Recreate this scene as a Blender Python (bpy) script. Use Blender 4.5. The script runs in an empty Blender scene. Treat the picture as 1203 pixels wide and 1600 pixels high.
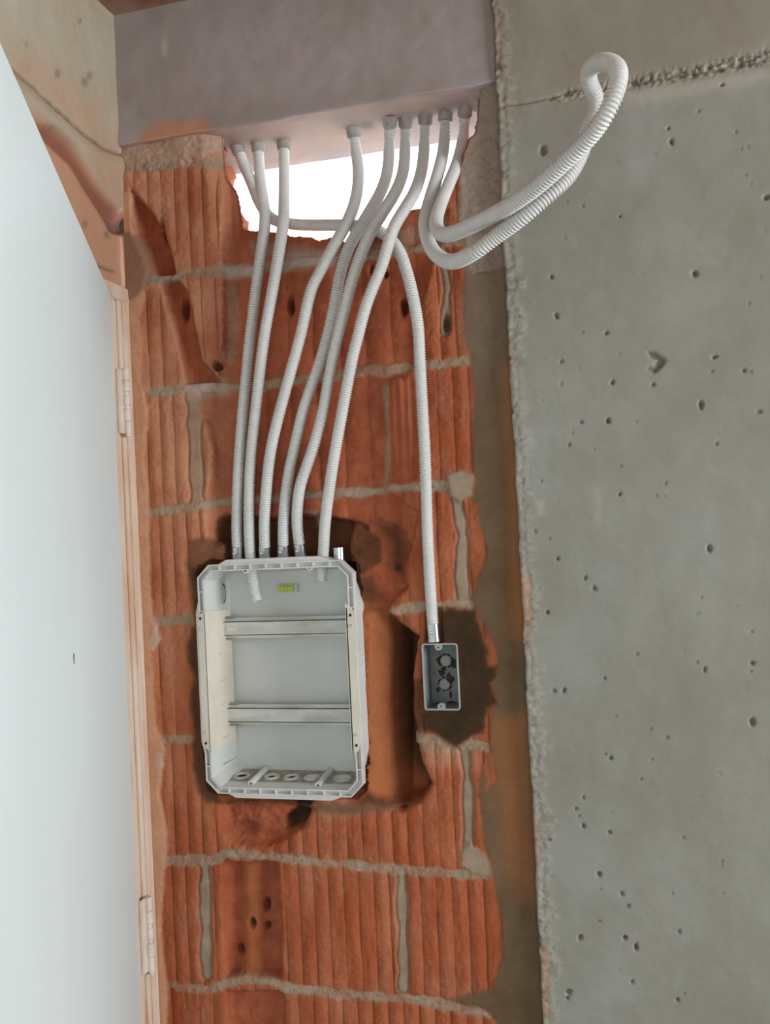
import bpy, math, random
import numpy as np
random.seed(7)
C = bpy.context.scene.collection
S = bpy.context.scene

# ------------------------------------------------------------------ camera
FPX = 1450.0
YAW, PITCH, ROLL = math.radians(14.78), math.radians(0.92), math.radians(-2.75)
EYE = np.array([0.0, -1.51, 1.62])
_F = np.array([-math.sin(YAW)*math.cos(PITCH), math.cos(YAW)*math.cos(PITCH), math.sin(PITCH)])
_r = np.array([math.cos(YAW), math.sin(YAW), 0.0]); _u = np.cross(_r, _F)
_R = math.cos(ROLL)*_r + math.sin(ROLL)*_u
_U = -math.sin(ROLL)*_r + math.cos(ROLL)*_u
cam_d = bpy.data.cameras.new('camera'); cam = bpy.data.objects.new('camera', cam_d); C.objects.link(cam)
cam_d.sensor_fit = 'VERTICAL'; cam_d.sensor_height = 36.0; cam_d.lens = FPX/1600*36.0
cam_d.clip_start = 0.02; cam_d.clip_end = 200
from mathutils import Matrix, Vector
m = Matrix.Identity(4)
for i in range(3):
    m[i][0] = _R[i]; m[i][1] = _U[i]; m[i][2] = -_F[i]; m[i][3] = EYE[i]
cam.matrix_world = m
S.camera = cam

# ------------------------------------------------------------------ world, light, exposure
S.view_settings.view_transform = 'Standard'; S.view_settings.look = 'None'
S.view_settings.gamma = 1.0; S.view_settings.use_curve_mapping = False
S.view_settings.exposure = 0.0
W = bpy.data.worlds.new('overcast_sky'); S.world = W; W.use_nodes = True
W.node_tree.nodes['Background'].inputs[0].default_value = (0.86, 0.93, 1.0, 1)
W.node_tree.nodes['Background'].inputs[1].default_value = 3.2

def area(name, loc, rot, sx, sy, power, col):
    l = bpy.data.lights.new(name, 'AREA'); l.shape = 'RECTANGLE'; l.size = sx; l.size_y = sy
    l.energy = power; l.color = col
    o = bpy.data.objects.new(name, l); C.objects.link(o); o.location = loc; o.rotation_euler = rot
    return o
# daylight through the window opening in the side wall (faces -x) and the open rear of the room (faces +y)
area('window_daylight', (2.55, -1.12, 1.7), (0, math.radians(90), 0), 1.3, 1.4, 62, (0.93, 0.97, 1.0))
area('rear_daylight', (0.9, -3.95, 1.4), (math.radians(90), 0, 0), 2.2, 1.8, 8, (0.93, 0.97, 1.0))

# ------------------------------------------------------------------ helpers
def ray(px, py): return _F + _R*(px-601.5)/FPX + _U*(800-py)/FPX
def P(px, py, v=0.0, ax=1):
    d = ray(px, py); t = (v-EYE[ax])/d[ax]; return EYE + t*d
def proj(X, Y, Z):
    dx, dy, dz = X-EYE[0], Y-EYE[1], Z-EYE[2]
    w = dx*_F[0]+dy*_F[1]+dz*_F[2]
    w = np.where(w < 0.05, 0.05, w)
    return (601.5+FPX*(dx*_R[0]+dy*_R[1]+dz*_R[2])/w, 800-FPX*(dx*_U[0]+dy*_U[1]+dz*_U[2])/w)

class MB:
    def __init__(s): s.v = []; s.f = []
    def add(s, vs, fs):
        n = len(s.v); s.v += [tuple(map(float, p)) for p in vs]; s.f += [tuple(n+i for i in f) for f in fs]; return s
    def box(s, a, b, mtx=None, bev=0.0):
        x0, y0, z0 = [min(a[i], b[i]) for i in range(3)]; x1, y1, z1 = [max(a[i], b[i]) for i in range(3)]
        if bev <= 0:
            vs = [(x0,y0,z0),(x1,y0,z0),(x1,y1,z0),(x0,y1,z0),(x0,y0,z1),(x1,y0,z1),(x1,y1,z1),(x0,y1,z1)]
            fs = [(0,3,2,1),(4,5,6,7),(0,1,5,4),(1,2,6,5),(2,3,7,6),(3,0,4,7)]
        else:
            import bmesh
            bm = bmesh.new(); bmesh.ops.create_cube(bm, size=1.0)
            for v in bm.verts:
                v.co = Vector(((x0+x1)/2+v.co.x*(x1-x0), (y0+y1)/2+v.co.y*(y1-y0), (z0+z1)/2+v.co.z*(z1-z0)))
            bmesh.ops.bevel(bm, geom=bm.edges[:], offset=bev, segments=2, affect='EDGES')
            bm.verts.index_update()
            vs = [tuple(v.co) for v in bm.verts]; fs = [tuple(v.index for v in f.verts) for f in bm.faces]; bm.free()
        if mtx is not None: vs = [tuple(mtx @ Vector(v)) for v in vs]
        return s.add(vs, fs)
    def cyl(s, p0, p1, r0, r1=None, n=20, cap=True):
        r1 = r0 if r1 is None else r1
        p0 = Vector(p0); p1 = Vector(p1); d = (p1-p0).normalized()
        a = d.orthogonal().normalized(); b = d.cross(a)
        vs = []
        for p, r in ((p0, r0), (p1, r1)):
            for k in range(n):
                t = 2*math.pi*k/n; vs.append(p+(a*math.cos(t)+b*math.sin(t))*r)
        fs = [(k, (k+1) % n, n+(k+1) % n, n+k) for k in range(n)]
        if cap: fs += [tuple(range(n-1, -1, -1)), tuple(range(n, 2*n))]
        return s.add(vs, fs)
    def lathe(s, p0, d, prof, n=24):
        p0 = Vector(p0); d = Vector(d).normalized(); a = d.orthogonal().normalized(); b = d.cross(a); vs = []
        for t, r in prof:
            for k in range(n):
                w = 2*math.pi*k/n; vs.append(p0+d*t+(a*math.cos(w)+b*math.sin(w))*r)
        fs = [(j*n+k, j*n+(k+1) % n, (j+1)*n+(k+1) % n, (j+1)*n+k) for j in range(len(prof)-1) for k in range(n)]
        return s.add(vs, fs)
    def ring(s, outer, inner, y0, y1):           # closed frame between two outlines (lists of (x,z)), y0 front, y1 back
        n = len(outer)
        vs = [(x, y0, z) for x, z in outer]+[(x, y0, z) for x, z in inner]+[(x, y1, z) for x, z in outer]+[(x, y1, z) for x, z in inner]
        fs = []
        for k in range(n):
            j = (k+1) % n
            fs += [(k, j, n+j, n+k), (2*n+k, 3*n+k, 3*n+j, 2*n+j), (k, 2*n+k, 2*n+j, j), (n+k, n+j, 3*n+j, 3*n+k)]
        return s.add(vs, fs)
    def prism(s, pts, y0, y1):
        n = len(pts)
        vs = [(x, y0, z) for x, z in pts]+[(x, y1, z) for x, z in pts]
        return s.add(vs, [tuple(range(n)), tuple(range(2*n-1, n-1, -1))]+[(k, n+k, n+(k+1) % n, (k+1) % n) for k in range(n)])
    def build(s, name, mt, parent=None, smooth=False, loc=None):
        me = bpy.data.meshes.new(name); me.from_pydata(s.v, [], s.f); me.validate(); me.update()
        import bmesh
        bm = bmesh.new(); bm.from_mesh(me); bmesh.ops.recalc_face_normals(bm, faces=bm.faces); bm.to_mesh(me); bm.free()
        me.materials.append(mt)
        if smooth:
            me.polygons.foreach_set('use_smooth', [True]*len(me.polygons))
            me.set_sharp_from_angle(angle=math.radians(42))
        o = bpy.data.objects.new(name, me); C.objects.link(o)
        if parent is not None:
            o.parent = parent; o.matrix_parent_inverse = parent_mat(parent).inverted()
        return o
def parent_mat(p):
    mm = Matrix.Translation(p.location)
    return mm if p.parent is None else parent_mat(p.parent) @ p.matrix_parent_inverse @ mm
def empty(name, loc, label=None, cat=None, group=None, kind=None):
    o = bpy.data.objects.new(name, None); C.objects.link(o); o.location = loc; o.empty_display_size = 0.05
    tag(o, label, cat, group, kind); return o
def tag(o, label=None, cat=None, group=None, kind=None):
    if label: o['label'] = label
    if cat: o['category'] = cat
    if group: o['group'] = group
    if kind: o['kind'] = kind
    return o

# numpy noise
def vnoise(x, y, seed=0):
    rng = np.random.RandomState(seed); T = rng.rand(256, 256)
    xi = np.floor(x).astype(int); yi = np.floor(y).astype(int)
    fx = x-xi; fy = y-yi; fx = fx*fx*(3-2*fx); fy = fy*fy*(3-2*fy)
    a = T[xi % 256, yi % 256]; b = T[(xi+1) % 256, yi % 256]; c = T[xi % 256, (yi+1) % 256]; d = T[(xi+1) % 256, (yi+1) % 256]
    return (a*(1-fx)+b*fx)*(1-fy)+(c*(1-fx)+d*fx)*fy
def fbm(x, y, seed=0, o=4):
    s = 0; a = 1; t = 0
    for k in range(o):
        s = s+a*vnoise(x*2**k+k*13.7, y*2**k+k*7.3, seed+k); t += a; a *= 0.5
    return s/t*2-1
def sdf(u, v, poly):                             # signed distance in px, negative inside
    out = np.full(u.shape, 1e3)
    p = np.array(poly, float); m_ = 45
    sel = (u > p[:,0].min()-m_) & (u < p[:,0].max()+m_) & (v > p[:,1].min()-m_) & (v < p[:,1].max()+m_)
    uu = u[sel]; vv = v[sel]; d = np.full(uu.shape, 1e9); ins = np.zeros(uu.shape, bool)
    for i in range(len(p)):
        a = p[i]; b = p[(i+1) % len(p)]; e = b-a; L = max((e@e), 1e-9)
        t = np.clip(((uu-a[0])*e[0]+(vv-a[1])*e[1])/L, 0, 1)
        d = np.minimum(d, (uu-a[0]-t*e[0])**2+(vv-a[1]-t*e[1])**2)
        if a[1] != b[1]:
            cr = ((a[1] > vv) != (b[1] > vv)) & (uu < (b[0]-a[0])*(vv-a[1])/(b[1]-a[1])+a[0]); ins ^= cr
    out[sel] = np.where(ins, -1, 1)*np.sqrt(d); return out
def pline(u, v, pts):                            # distance in px to an open polyline
    out = np.full(u.shape, 1e3); p = np.array(pts, float); m_ = 45
    sel = (u > p[:,0].min()-m_) & (u < p[:,0].max()+m_) & (v > p[:,1].min()-m_) & (v < p[:,1].max()+m_)
    uu = u[sel]; vv = v[sel]; d = np.full(uu.shape, 1e9)
    for i in range(len(p)-1):
        a = p[i]; b = p[i+1]; e = b-a; L = max((e@e), 1e-9)
        t = np.clip(((uu-a[0])*e[0]+(vv-a[1])*e[1])/L, 0, 1)
        d = np.minimum(d, (uu-a[0]-t*e[0])**2+(vv-a[1]-t*e[1])**2)
    out[sel] = np.sqrt(d); return out
def sm(d, w): return 1/(1+np.exp(np.clip(d/w, -30, 30)))        # 1 inside, 0 outside, soft over w px

def grid_obj(name, A, B, pos, mt, drop=None, attrs=None, extra=None):
    """pos: (na,nb,3) vertex array; drop: bool per vertex; one mesh."""
    na, nb = pos.shape[:2]
    idx = np.arange(na*nb).reshape(na, nb)
    q = np.stack([idx[:-1,:-1], idx[1:,:-1], idx[1:,1:], idx[:-1,1:]], -1).reshape(-1, 4)
    if drop is not None:
        dd = drop.reshape(-1)[q].all(1); q = q[~dd]
    V = pos.reshape(-1, 3)
    nv0 = len(V)
    if extra is not None:
        ev, ef = extra; V = np.vstack([V, ev]); q = np.vstack([q, np.array(ef)+nv0])
    me = bpy.data.meshes.new(name)
    me.vertices.add(len(V)); me.vertices.foreach_set('co', V.astype(np.float32).reshape(-1))
    me.loops.add(len(q)*4); me.loops.foreach_set('vertex_index', q.reshape(-1).astype(np.int32))
    me.polygons.add(len(q)); me.polygons.foreach_set('loop_start', (np.arange(len(q))*4).astype(np.int32))
    me.update(calc_edges=True)
    me.polygons.foreach_set('use_smooth', [True]*len(q))
    for k, arr in (attrs or {}).items():
        at = me.attributes.new(k, 'FLOAT', 'POINT'); a = np.zeros(len(V), np.float32); a[:nv0] = arr.reshape(-1); at.data.foreach_set('value', a)
    me.materials.append(mt)
    o = bpy.data.objects.new(name, me); C.objects.link(o); return o

# ------------------------------------------------------------------ materials
def nt(name, rough=0.8, spec=0.3, metal=0.0):
    mt = bpy.data.materials.new(name); mt.use_nodes = True; n = mt.node_tree; b = n.nodes['Principled BSDF']
    b.inputs['Roughness'].default_value = rough; b.inputs['Specular IOR Level'].default_value = spec; b.inputs['Metallic'].default_value = metal
    return mt, n, b
def noise(n, scale, detail=5, rough=0.6, vec=None, sc=None):
    t = n.nodes.new('ShaderNodeTexNoise'); t.inputs['Scale'].default_value = scale; t.inputs['Detail'].default_value = detail; t.inputs['Roughness'].default_value = rough
    tc = n.nodes.new('ShaderNodeTexCoord'); src = tc.outputs['Object']
    if sc:
        mp = n.nodes.new('ShaderNodeMapping'); mp.inputs['Scale'].default_value = sc; n.links.new(src, mp.inputs[0]); src = mp.outputs[0]
    n.links.new(src, t.inputs['Vector']); return t.outputs['Fac']
def ramp(n, fac, p0, c0, p1, c1):
    r = n.nodes.new('ShaderNodeValToRGB'); e = r.color_ramp.elements
    e[0].position = p0; e[0].color = (*c0, 1); e[1].position = p1; e[1].color = (*c1, 1); n.links.new(fac, r.inputs[0]); return r.outputs[0]
def mix(n, fac, a, b, mode='MIX'):
    x = n.nodes.new('ShaderNodeMix'); x.data_type = 'RGBA'; x.blend_type = mode
    if isinstance(fac, (int, float)): x.inputs[0].default_value = fac
    else: n.links.new(fac, x.inputs[0])
    for k, c in ((6, a), (7, b)):
        if isinstance(c, tuple): x.inputs[k].default_value = (*c, 1)
        else: n.links.new(c, x.inputs[k])
    return x.outputs[2]
def attr(n, name):
    a = n.nodes.new('ShaderNodeAttribute'); a.attribute_name = name; return a.outputs['Fac']
def mul(n, a, k, b=None):
    x = n.nodes.new('ShaderNodeMath'); x.operation = 'MULTIPLY'; n.links.new(a, x.inputs[0])
    if b is None: x.inputs[1].default_value = k
    else: n.links.new(b, x.inputs[1])
    return x.outputs[0]
def bump(n, b, h, strength=0.3, dist=0.002):
    x = n.nodes.new('ShaderNodeBump'); x.inputs['Strength'].default_value = strength; x.inputs['Distance'].default_value = dist
    n.links.new(h, x.inputs['Height']); n.links.new(x.outputs[0], b.inputs['Normal'])
def simple(name, c0, c1, scale=12, rough=0.7, spec=0.3, metal=0.0, bs=0.0, bscale=200, p=(0.35, 0.68), sc=None):
    mt, n, b = nt(name, rough, spec, metal)
    n.links.new(ramp(n, noise(n, scale, sc=sc), p[0], c0, p[1], c1), b.inputs['Base Color'])
    if bs: bump(n, b, noise(n, bscale), bs, 0.001)
    return mt

M_conduit = simple('conduit_pvc', (0.62, 0.62, 0.59), (0.70, 0.69, 0.66), 9, 0.45, 0.4)
M_steel = simple('zinc_steel', (0.55, 0.60, 0.60), (0.75, 0.80, 0.80), 60, 0.22, 0.5, 0.95)
M_box = simple('enclosure_plastic', (0.60, 0.62, 0.58), (0.66, 0.67, 0.64), 8, 0.5, 0.35)
M_rim = simple('enclosure_rim_plastic', (0.60, 0.58, 0.55), (0.70, 0.69, 0.66), 14, 0.5, 0.35)
M_bracket = simple('cream_bracket_plastic', (0.64, 0.58, 0.48), (0.74, 0.69, 0.58), 12, 0.55, 0.3)
M_rail = simple('dusty_rail', (0.50, 0.48, 0.40), (0.70, 0.72, 0.68), 26, 0.5, 0.4, 0.15, sc=(0.5, 1, 2.2))
M_dust = simple('cement_dust', (0.25, 0.22, 0.17), (0.48, 0.45, 0.38), 60, 0.9, 0.1)
M_vial = simple('level_vial', (0.50, 0.58, 0.03), (0.62, 0.70, 0.05), 60, 0.25, 0.5)
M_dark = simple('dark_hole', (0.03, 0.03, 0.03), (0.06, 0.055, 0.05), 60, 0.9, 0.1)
M_grey = simple('grey_box_plastic', (0.17, 0.19, 0.185), (0.26, 0.29, 0.28), 30, 0.5, 0.35)
M_greyrim = simple('grey_rim_plastic', (0.30, 0.31, 0.29), (0.42, 0.42, 0.39), 30, 0.5, 0.35)
M_wetmortar = simple('wet_mortar', (0.05, 0.035, 0.02), (0.10, 0.07, 0.045), 90, 0.8, 0.2, bs=0.5, bscale=400)
M_door = simple('white_door_paint', (0.72, 0.81, 0.81), (0.78, 0.86, 0.855), 1.6, 0.5, 0.35, sc=(1, 1, 0.35))
M_frame = simple('dusty_cream_frame', (0.60, 0.37, 0.24), (0.72, 0.60, 0.49), 16, 0.6, 0.3, sc=(1.5, 1.5, 0.3), p=(0.3, 0.55))
M_hinge = simple('painted_hinge', (0.66, 0.55, 0.46), (0.78, 0.68, 0.60), 30, 0.45, 0.4)
M_room = simple('room_plaster', (0.42, 0.40, 0.36), (0.50, 0.48, 0.43), 3, 0.9, 0.2)
M_floor = simple('screed_floor', (0.25, 0.23, 0.20), (0.34, 0.31, 0.27), 5, 0.9, 0.2)
M_ceil = simple('stained_slab', (0.20, 0.09, 0.055), (0.38, 0.24, 0.17), 9, 0.9, 0.2, bs=0.4, bscale=60)

# brick wall
def wall_material():
    mt, n, b = nt('hollow_brick_wall', 0.88, 0.2)
    big = noise(n, 9, 4); fine = noise(n, 90, 6, 0.7); streak = noise(n, 34, 3, 0.5, sc=(1, 1, 0.14)); med = noise(n, 28, 5)
    clay = ramp(n, big, 0.3, (0.30, 0.070, 0.026), 0.72, (0.43, 0.115, 0.042))
    clay = mix(n, mul(n, ramp(n, streak, 0.45, (0, 0, 0), 0.75, (1, 1, 1)), 0.4), clay, (0.56, 0.22, 0.12))
    inner = ramp(n, med, 0.3, (0.28, 0.068, 0.032), 0.7, (0.46, 0.130, 0.058))
    inner = mix(n, mul(n, ramp(n, streak, 0.5, (0, 0, 0), 0.8, (1, 1, 1)), 0.4), inner, (0.60, 0.19, 0.08))
    smear = noise(n, 20, 6, 0.75, sc=(1, 1, 0.45))
    clay = mix(n, mul(n, ramp(n, smear, 0.48, (0, 0, 0), 0.70, (1, 1, 1)), 0.55), clay, (0.47, 0.21, 0.125))
    clay = mix(n, mul(n, ramp(n, smear, 0.30, (1, 1, 1), 0.46, (0, 0, 0)), 0.45), clay, (0.30, 0.062, 0.026))
    c = mix(n, attr(n, 'inner'), clay, inner)
    c = mix(n, attr(n, 'dust_lit'), c, ramp(n, med, 0.3, (0.62, 0.30, 0.16), 0.7, (0.66, 0.38, 0.24)))  # dusty clay, also painted edge light and haze brightening
    c = mix(n, attr(n, 'mortar'), c, ramp(n, med, 0.3, (0.28, 0.21, 0.135), 0.7, (0.42, 0.33, 0.235)))
    strip = ramp(n, big, 0.35, (0.13, 0.085, 0.044), 0.68, (0.19, 0.125, 0.072))
    c = mix(n, attr(n, 'strip'), c, strip)
    c = mix(n, attr(n, 'rust'), c, (0.40, 0.15, 0.05))
    c = mix(n, attr(n, 'pale'), c, (0.52, 0.44, 0.38))
    c = mix(n, attr(n, 'wet_shade'), c, ramp(n, med, 0.3, (0.040, 0.023, 0.009), 0.7, (0.064, 0.037, 0.017)))  # damp mortar, also shade painted into the recess
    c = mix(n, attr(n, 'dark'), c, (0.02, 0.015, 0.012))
    c = mix(n, mul(n, ramp(n, fine, 0.35, (1, 1, 1), 0.6, (0, 0, 0)), 0.22), c, mix(n, 1.0, c, (0.62, 0.6, 0.58), 'MULTIPLY'))
    n.links.new(c, b.inputs['Base Color'])
    bump(n, b, fine, 0.35, 0.002)
    return mt
M_wall = wall_material()

def concrete(name, a, bb, extra=True):
    mt, n, b = nt(name, 0.85, 0.25)
    big = noise(n, 2.2, 4); med = noise(n, 14, 6, 0.65, sc=(1, 1, 0.6)); fine = noise(n, 120, 5, 0.7); streak = noise(n, 16, 3, sc=(1, 1, 0.06))
    c = ramp(n, big, 0.3, a, 0.7, bb)
    c = mix(n, mul(n, ramp(n, streak, 0.45, (0, 0, 0), 0.8, (1, 1, 1)), 0.25), c, mix(n, 1.0, c, (0.92, 1.0, 1.08), 'MULTIPLY'))
    mott = noise(n, 5.5, 6, 0.6)
    c = mix(n, mul(n, ramp(n, mott, 0.40, (1, 1, 1), 0.58, (0, 0, 0)), 0.5), c, mix(n, 1.0, c, (0.88, 0.86, 0.80), 'MULTIPLY'))
    c = mix(n, mul(n, ramp(n, mott, 0.52, (0, 0, 0), 0.68, (1, 1, 1)), 0.5), c, mix(n, 1.0, c, (1.06, 1.10, 1.14), 'MULTIPLY'))
    c = mix(n, mul(n, ramp(n, med, 0.42, (1, 1, 1), 0.62, (0, 0, 0)), 0.28), c, mix(n, 1.0, c, (0.72, 0.69, 0.62), 'MULTIPLY'))
    if extra:
        c = mix(n, attr(n, 'brown'), c, mix(n, 1.0, c, (1.0, 0.92, 0.85), 'MULTIPLY'))
        c = mix(n, attr(n, 'pale'), c, (0.58, 0.53, 0.45))
        c = mix(n, attr(n, 'orange'), c, (0.55, 0.26, 0.14))
        c = mix(n, attr(n, 'clay'), c, (0.27, 0.10, 0.06))
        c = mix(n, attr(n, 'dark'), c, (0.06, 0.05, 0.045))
    n.links.new(c, b.inputs['Base Color']); bump(n, b, fine, 0.25, 0.0012)
    return mt
M_conc = concrete('cast_concrete', (0.285, 0.275, 0.225), (0.33, 0.33, 0.29))
M_beam = concrete('beam_concrete', (0.34, 0.285, 0.27), (0.43, 0.375, 0.37))
M_left = concrete('left_lintel_plaster', (0.44, 0.37, 0.27), (0.50, 0.44, 0.34))

# ------------------------------------------------------------------ structure
XL, XC, WT, ZB, ZC = -0.861, -0.175, 0.19, 2.332, 2.572      # corner, column edge, wall thickness, beam soffit, ceiling

# ---- wall_back : brick heightfield
xs = np.concatenate([np.arange(XL, -0.155, 0.0016), [-0.15]])
zs = np.concatenate([np.arange(0, 0.70, 0.02), np.arange(0.70, ZB+0.004, 0.0016)])
X, Z = np.meshgrid(xs, zs, indexing='ij')
u0, v0 = proj(X, 0*X, Z)
n1 = fbm(u0/22, v0/22, 1); n2 = fbm(u0/22, v0/22, 5); n3 = fbm(u0/6, v0/6, 9, 3); n4 = fbm(u0/60, v0/60, 12); nf = fbm(u0/3.2, v0/3.2, 20, 3)
u = u0+n1*4+n3*2.0; v = v0+n2*4+n3*1.6
us = u0+n1*2+n3*1.2; vs_ = v0+n2*2+n3*1.2
zero = np.zeros_like(X)
H = zero.copy(); mortar = zero.copy(); wet_shade = zero.copy(); strip = zero.copy(); dust_lit = zero.copy(); inner = zero.copy(); dark = zero.copy(); pale = zero.copy(); rust = zero.copy()

# course joints (traced on the wall face)
joints = [
 [(190,262),(345,252)], [(236,437),(270,432),(292,428),(345,424),(400,416),(520,398),(720,378)],
 [(235,612),(330,604),(400,602),(470,590),(640,573),(745,562)],
 [(232,802),(330,786),(420,777),(540,770),(620,764),(700,756),(745,745)],
 [(238,974),(290,967),(600,956),(700,946),(745,945)],
 [(248,1156),(300,1153),(655,1152),(690,1160),(770,1168)],
 [(258,1344),(335,1345),(352,1334),(430,1341),(560,1354),(760,1368)],
 [(262,1540),(330,1545),(352,1540),(380,1530),(436,1540),(440,1546),(560,1554),(660,1566),(780,1585)]]
jd = np.full(X.shape, 1e3)
for j in joints: jd = np.minimum(jd, pline(us, v, j))
jw = 7.4+4.5*fbm(u0/28, v0/28, 83, 3)
jm = sm(jd-jw, 0.9)
jc = 0.0035*np.exp(-((jd-jw)/1.6)**2)*np.clip(fbm(u0/40, v0/12, 87, 2)*2+0.35, 0, 1)
# which course each vertex belongs to (for the grooves' offset)
cidx = sum((v0 > np.interp(u0, [q[0] for q in j], [q[1] for q in j])).astype(float) for j in joints)
# ridges: rounded vertical flutes of the brick face
per = 0.0268
ph = (X+cidx*0.0107+0.0012*n4+0.0013*fbm(Z*14+cidx*5, X*6, 71, 3))/per
lobe = vnoise(np.round(ph-0.5)*3.3, cidx*2.7+Z*1.5, 77)
d_g = np.abs(ph-np.round(ph))*per
groove = np.exp(-(d_g/0.0014)**2)*0.0032*(0.55+0.9*vnoise(Z*22, np.round(ph)*3.1, 79))+0.0011*np.cos(2*np.pi*ph)+0.0004*lobe
gk = np.clip(0.15+1.5*vnoise(Z*16+cidx*9, ph*0.8+cidx*3.3, 91), 0, 1.15)
H += groove*gk
H += 0.0022*np.clip(fbm(u0/11, v0/26, 93, 4)-0.12, 0, 1)+0.0010*np.clip(fbm(u0/5, v0/5, 95, 3), -1, 1)
H += 0.0004*nf + 0.0012*n4

H += jc
# vertical joints
vj = [([(300,622),(304,700),(306,782)], 11, 0.7), ([(355,445),(360,500),(352,560)], 8, 0.5), ([(600,600),(603,690),(601,760)], 4, 0.8),
      ([(692,395),(698,455),(694,515)], 7, 0.9), ([(713,775),(722,840),(720,900),(725,945)], 9, 1), ([(726,1168),(731,1240),(732,1330)], 7.5, 1),
      ([(318,1350),(320,1440),(322,1525)], 9, 1), ([(626,1365),(628,1450),(630,1545)], 8, 1)]
for pts, w, a in vj:
    d = pline(us, v0, pts)+0*u0; w = w*(0.65+0.7*vnoise(u0/60, v0/22, 89))
    k = sm(d-w, 1.0)
    mortar = np.maximum(mortar, k*a)
    H = H*(1-k)+k*0.0035
    H += 0.005*np.exp(-((d-w)/2.0)**2)                       # cracks beside the joint

# chase: outer brick shell broken away behind the conduits
chB = [(345,262),(348,340),(345,430),(347,500),(345,560),(335,600),(306,622),(320,662),(329,700),(330,730),(322,781),(323,845),(345,860),(640,860),
       (655,800),(600,770),(612,700),(600,600),(628,590),(655,560),(655,470),(672,420),(700,330),(640,330),(400,330)]
k = sm(sdf(u, v, chB), 1.6)
cell = (X+0.004*n4)/0.047
web = 0.0035*np.abs(np.sin(np.pi*cell))**0.6
H = H*(1-k)+k*(0.021-web*1.3+0.0016*n1+0.001*n3)
inner = np.maximum(inner, k); dust_lit = np.maximum(dust_lit, 0.5*np.exp(-((sdf(u, v, chB)-2.5)/2.2)**2)*(u0 < 360))  # light on the chase's left edge painted brighter into the colour
chR = [(600,590),(650,585),(652,745),(602,755)]
k = sm(sdf(u, v, chR), 1.5); H = H*(1-k*0.8)+k*0.8*(0.007-0.0014*np.cos(2*np.pi*X/0.013)); inner = np.maximum(inner, k*0.8)

# left gouges
gA = [(204,297),(229,326),(253,359),(266,400),(272,432),(290,453),(300,497),(312,562),(328,580),(342,596),(292,600),(287,581),(269,506),(253,453),(239,422),(225,390),(213,366),(206,320)]
k = sm(sdf(us, vs_, gA), 1.4); H = H*(1-k)+k*(0.024+0.003*n1+0.001*n3); inner = np.maximum(inner, k)
lip = np.exp(-((sdf(us, vs_, gA)-2.5)/2.5)**2); dust_lit = np.maximum(dust_lit, lip*0.6)
gC = [(349,1350),(432,1350),(436,1440),(438,1530),(352,1530)]
k = sm(sdf(us, vs_, gC), 1.6); H = H*(1-k)+k*(0.030-0.013*np.exp(-((u0-385)/16)**2)+0.003*n1); inner = np.maximum(inner, k); rust = np.maximum(rust, 0.35*k*np.exp(-((u0-385)/22)**2))
gD = [(354,1552),(440,1552),(444,1640),(356,1640)]
k = sm(sdf(us, vs_, gD), 1.6); H = H*(1-k)+k*(0.018+0.003*n1); inner = np.maximum(inner, k)
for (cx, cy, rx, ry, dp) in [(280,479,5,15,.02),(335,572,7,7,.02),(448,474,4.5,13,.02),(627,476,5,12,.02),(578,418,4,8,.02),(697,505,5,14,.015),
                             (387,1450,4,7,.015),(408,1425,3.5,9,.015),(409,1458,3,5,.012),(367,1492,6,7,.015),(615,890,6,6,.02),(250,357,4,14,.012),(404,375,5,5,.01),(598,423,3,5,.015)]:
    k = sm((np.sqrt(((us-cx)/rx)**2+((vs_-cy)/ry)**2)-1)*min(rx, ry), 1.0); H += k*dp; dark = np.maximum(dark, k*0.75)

# pocket around the top of the enclosure and broken-out recess to its right
pk = [(336,812),(350,806),(372,812),(470,806),(500,808),(528,812),(546,813),(569,823),(590,840),(590,880),(560,900),(320,900),(312,870),(325,845)]
k = sm(sdf(u, v, pk), 1.5); H = H*(1-k)+k*(0.062+0.003*n1); inner = np.maximum(inner, k); wet_shade = np.maximum(wet_shade, k*0.75)  # pocket floor tinted dark brown
rc1 = [(540,850),(546,813),(569,823),(573,808),(589,815),(616,822),(631,836),(637,855),(630,885),(634,915),(618,930),(600,962),(585,990),(540,990)]
k = sm(sdf(u, v, rc1), 1.4)
dep = 0.016+0.018*np.clip((u0-560)/70, 0, 1)
H = H*(1-k)+k*(dep+0.004*n1+0.0015*n3); inner = np.maximum(inner, k*0.9)
rc2 = [(540,955),(606,955),(628,980),(649,996),(643,1046),(641,1112),(646,1143),(654,1193),(669,1226),(656,1250),(629,1266),(589,1258),(566,1262),(540,1255)]
sd = sdf(u, v, rc2); k = sm(sd, 1.8)
curve = 0.008+0.012*np.clip((u0-575)/25, 0, 1)+0.060*np.clip((u0-600)/30, 0, 1)**1.4
H = H*(1-k)+k*(curve+0.003*n1+0.0012*n3); inner = np.maximum(inner, k*0.75)
rust = np.maximum(rust, 0.55*sm(sdf(u, v, [(562,930),(600,960),(615,1020),(612,1120),(632,1200),(632,1250),(570,1255)]), 6))
wet_shade = np.maximum(wet_shade, 0.97*sm(sdf(u, v, [(606,968),(630,985),(648,998),(642,1048),(640,1112),(648,1150),(668,1222),(658,1238),(640,1225),(618,1190),(610,1080)]), 7))  # recess edge: mostly the rim's shade painted in, some damp mortar
wet_shade = np.maximum(wet_shade, 0.8*sm(sdf(u, v, [(575,815),(616,822),(634,852),(622,900),(606,880),(600,845)]), 5))  # shade along the upper recess's right edge painted in
wet_shade = np.maximum(wet_shade, 0.75*sm(sdf(u, v, [(545,905),(575,900),(590,935),(575,950),(548,940)]), 3))  # small dark brown patch
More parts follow.
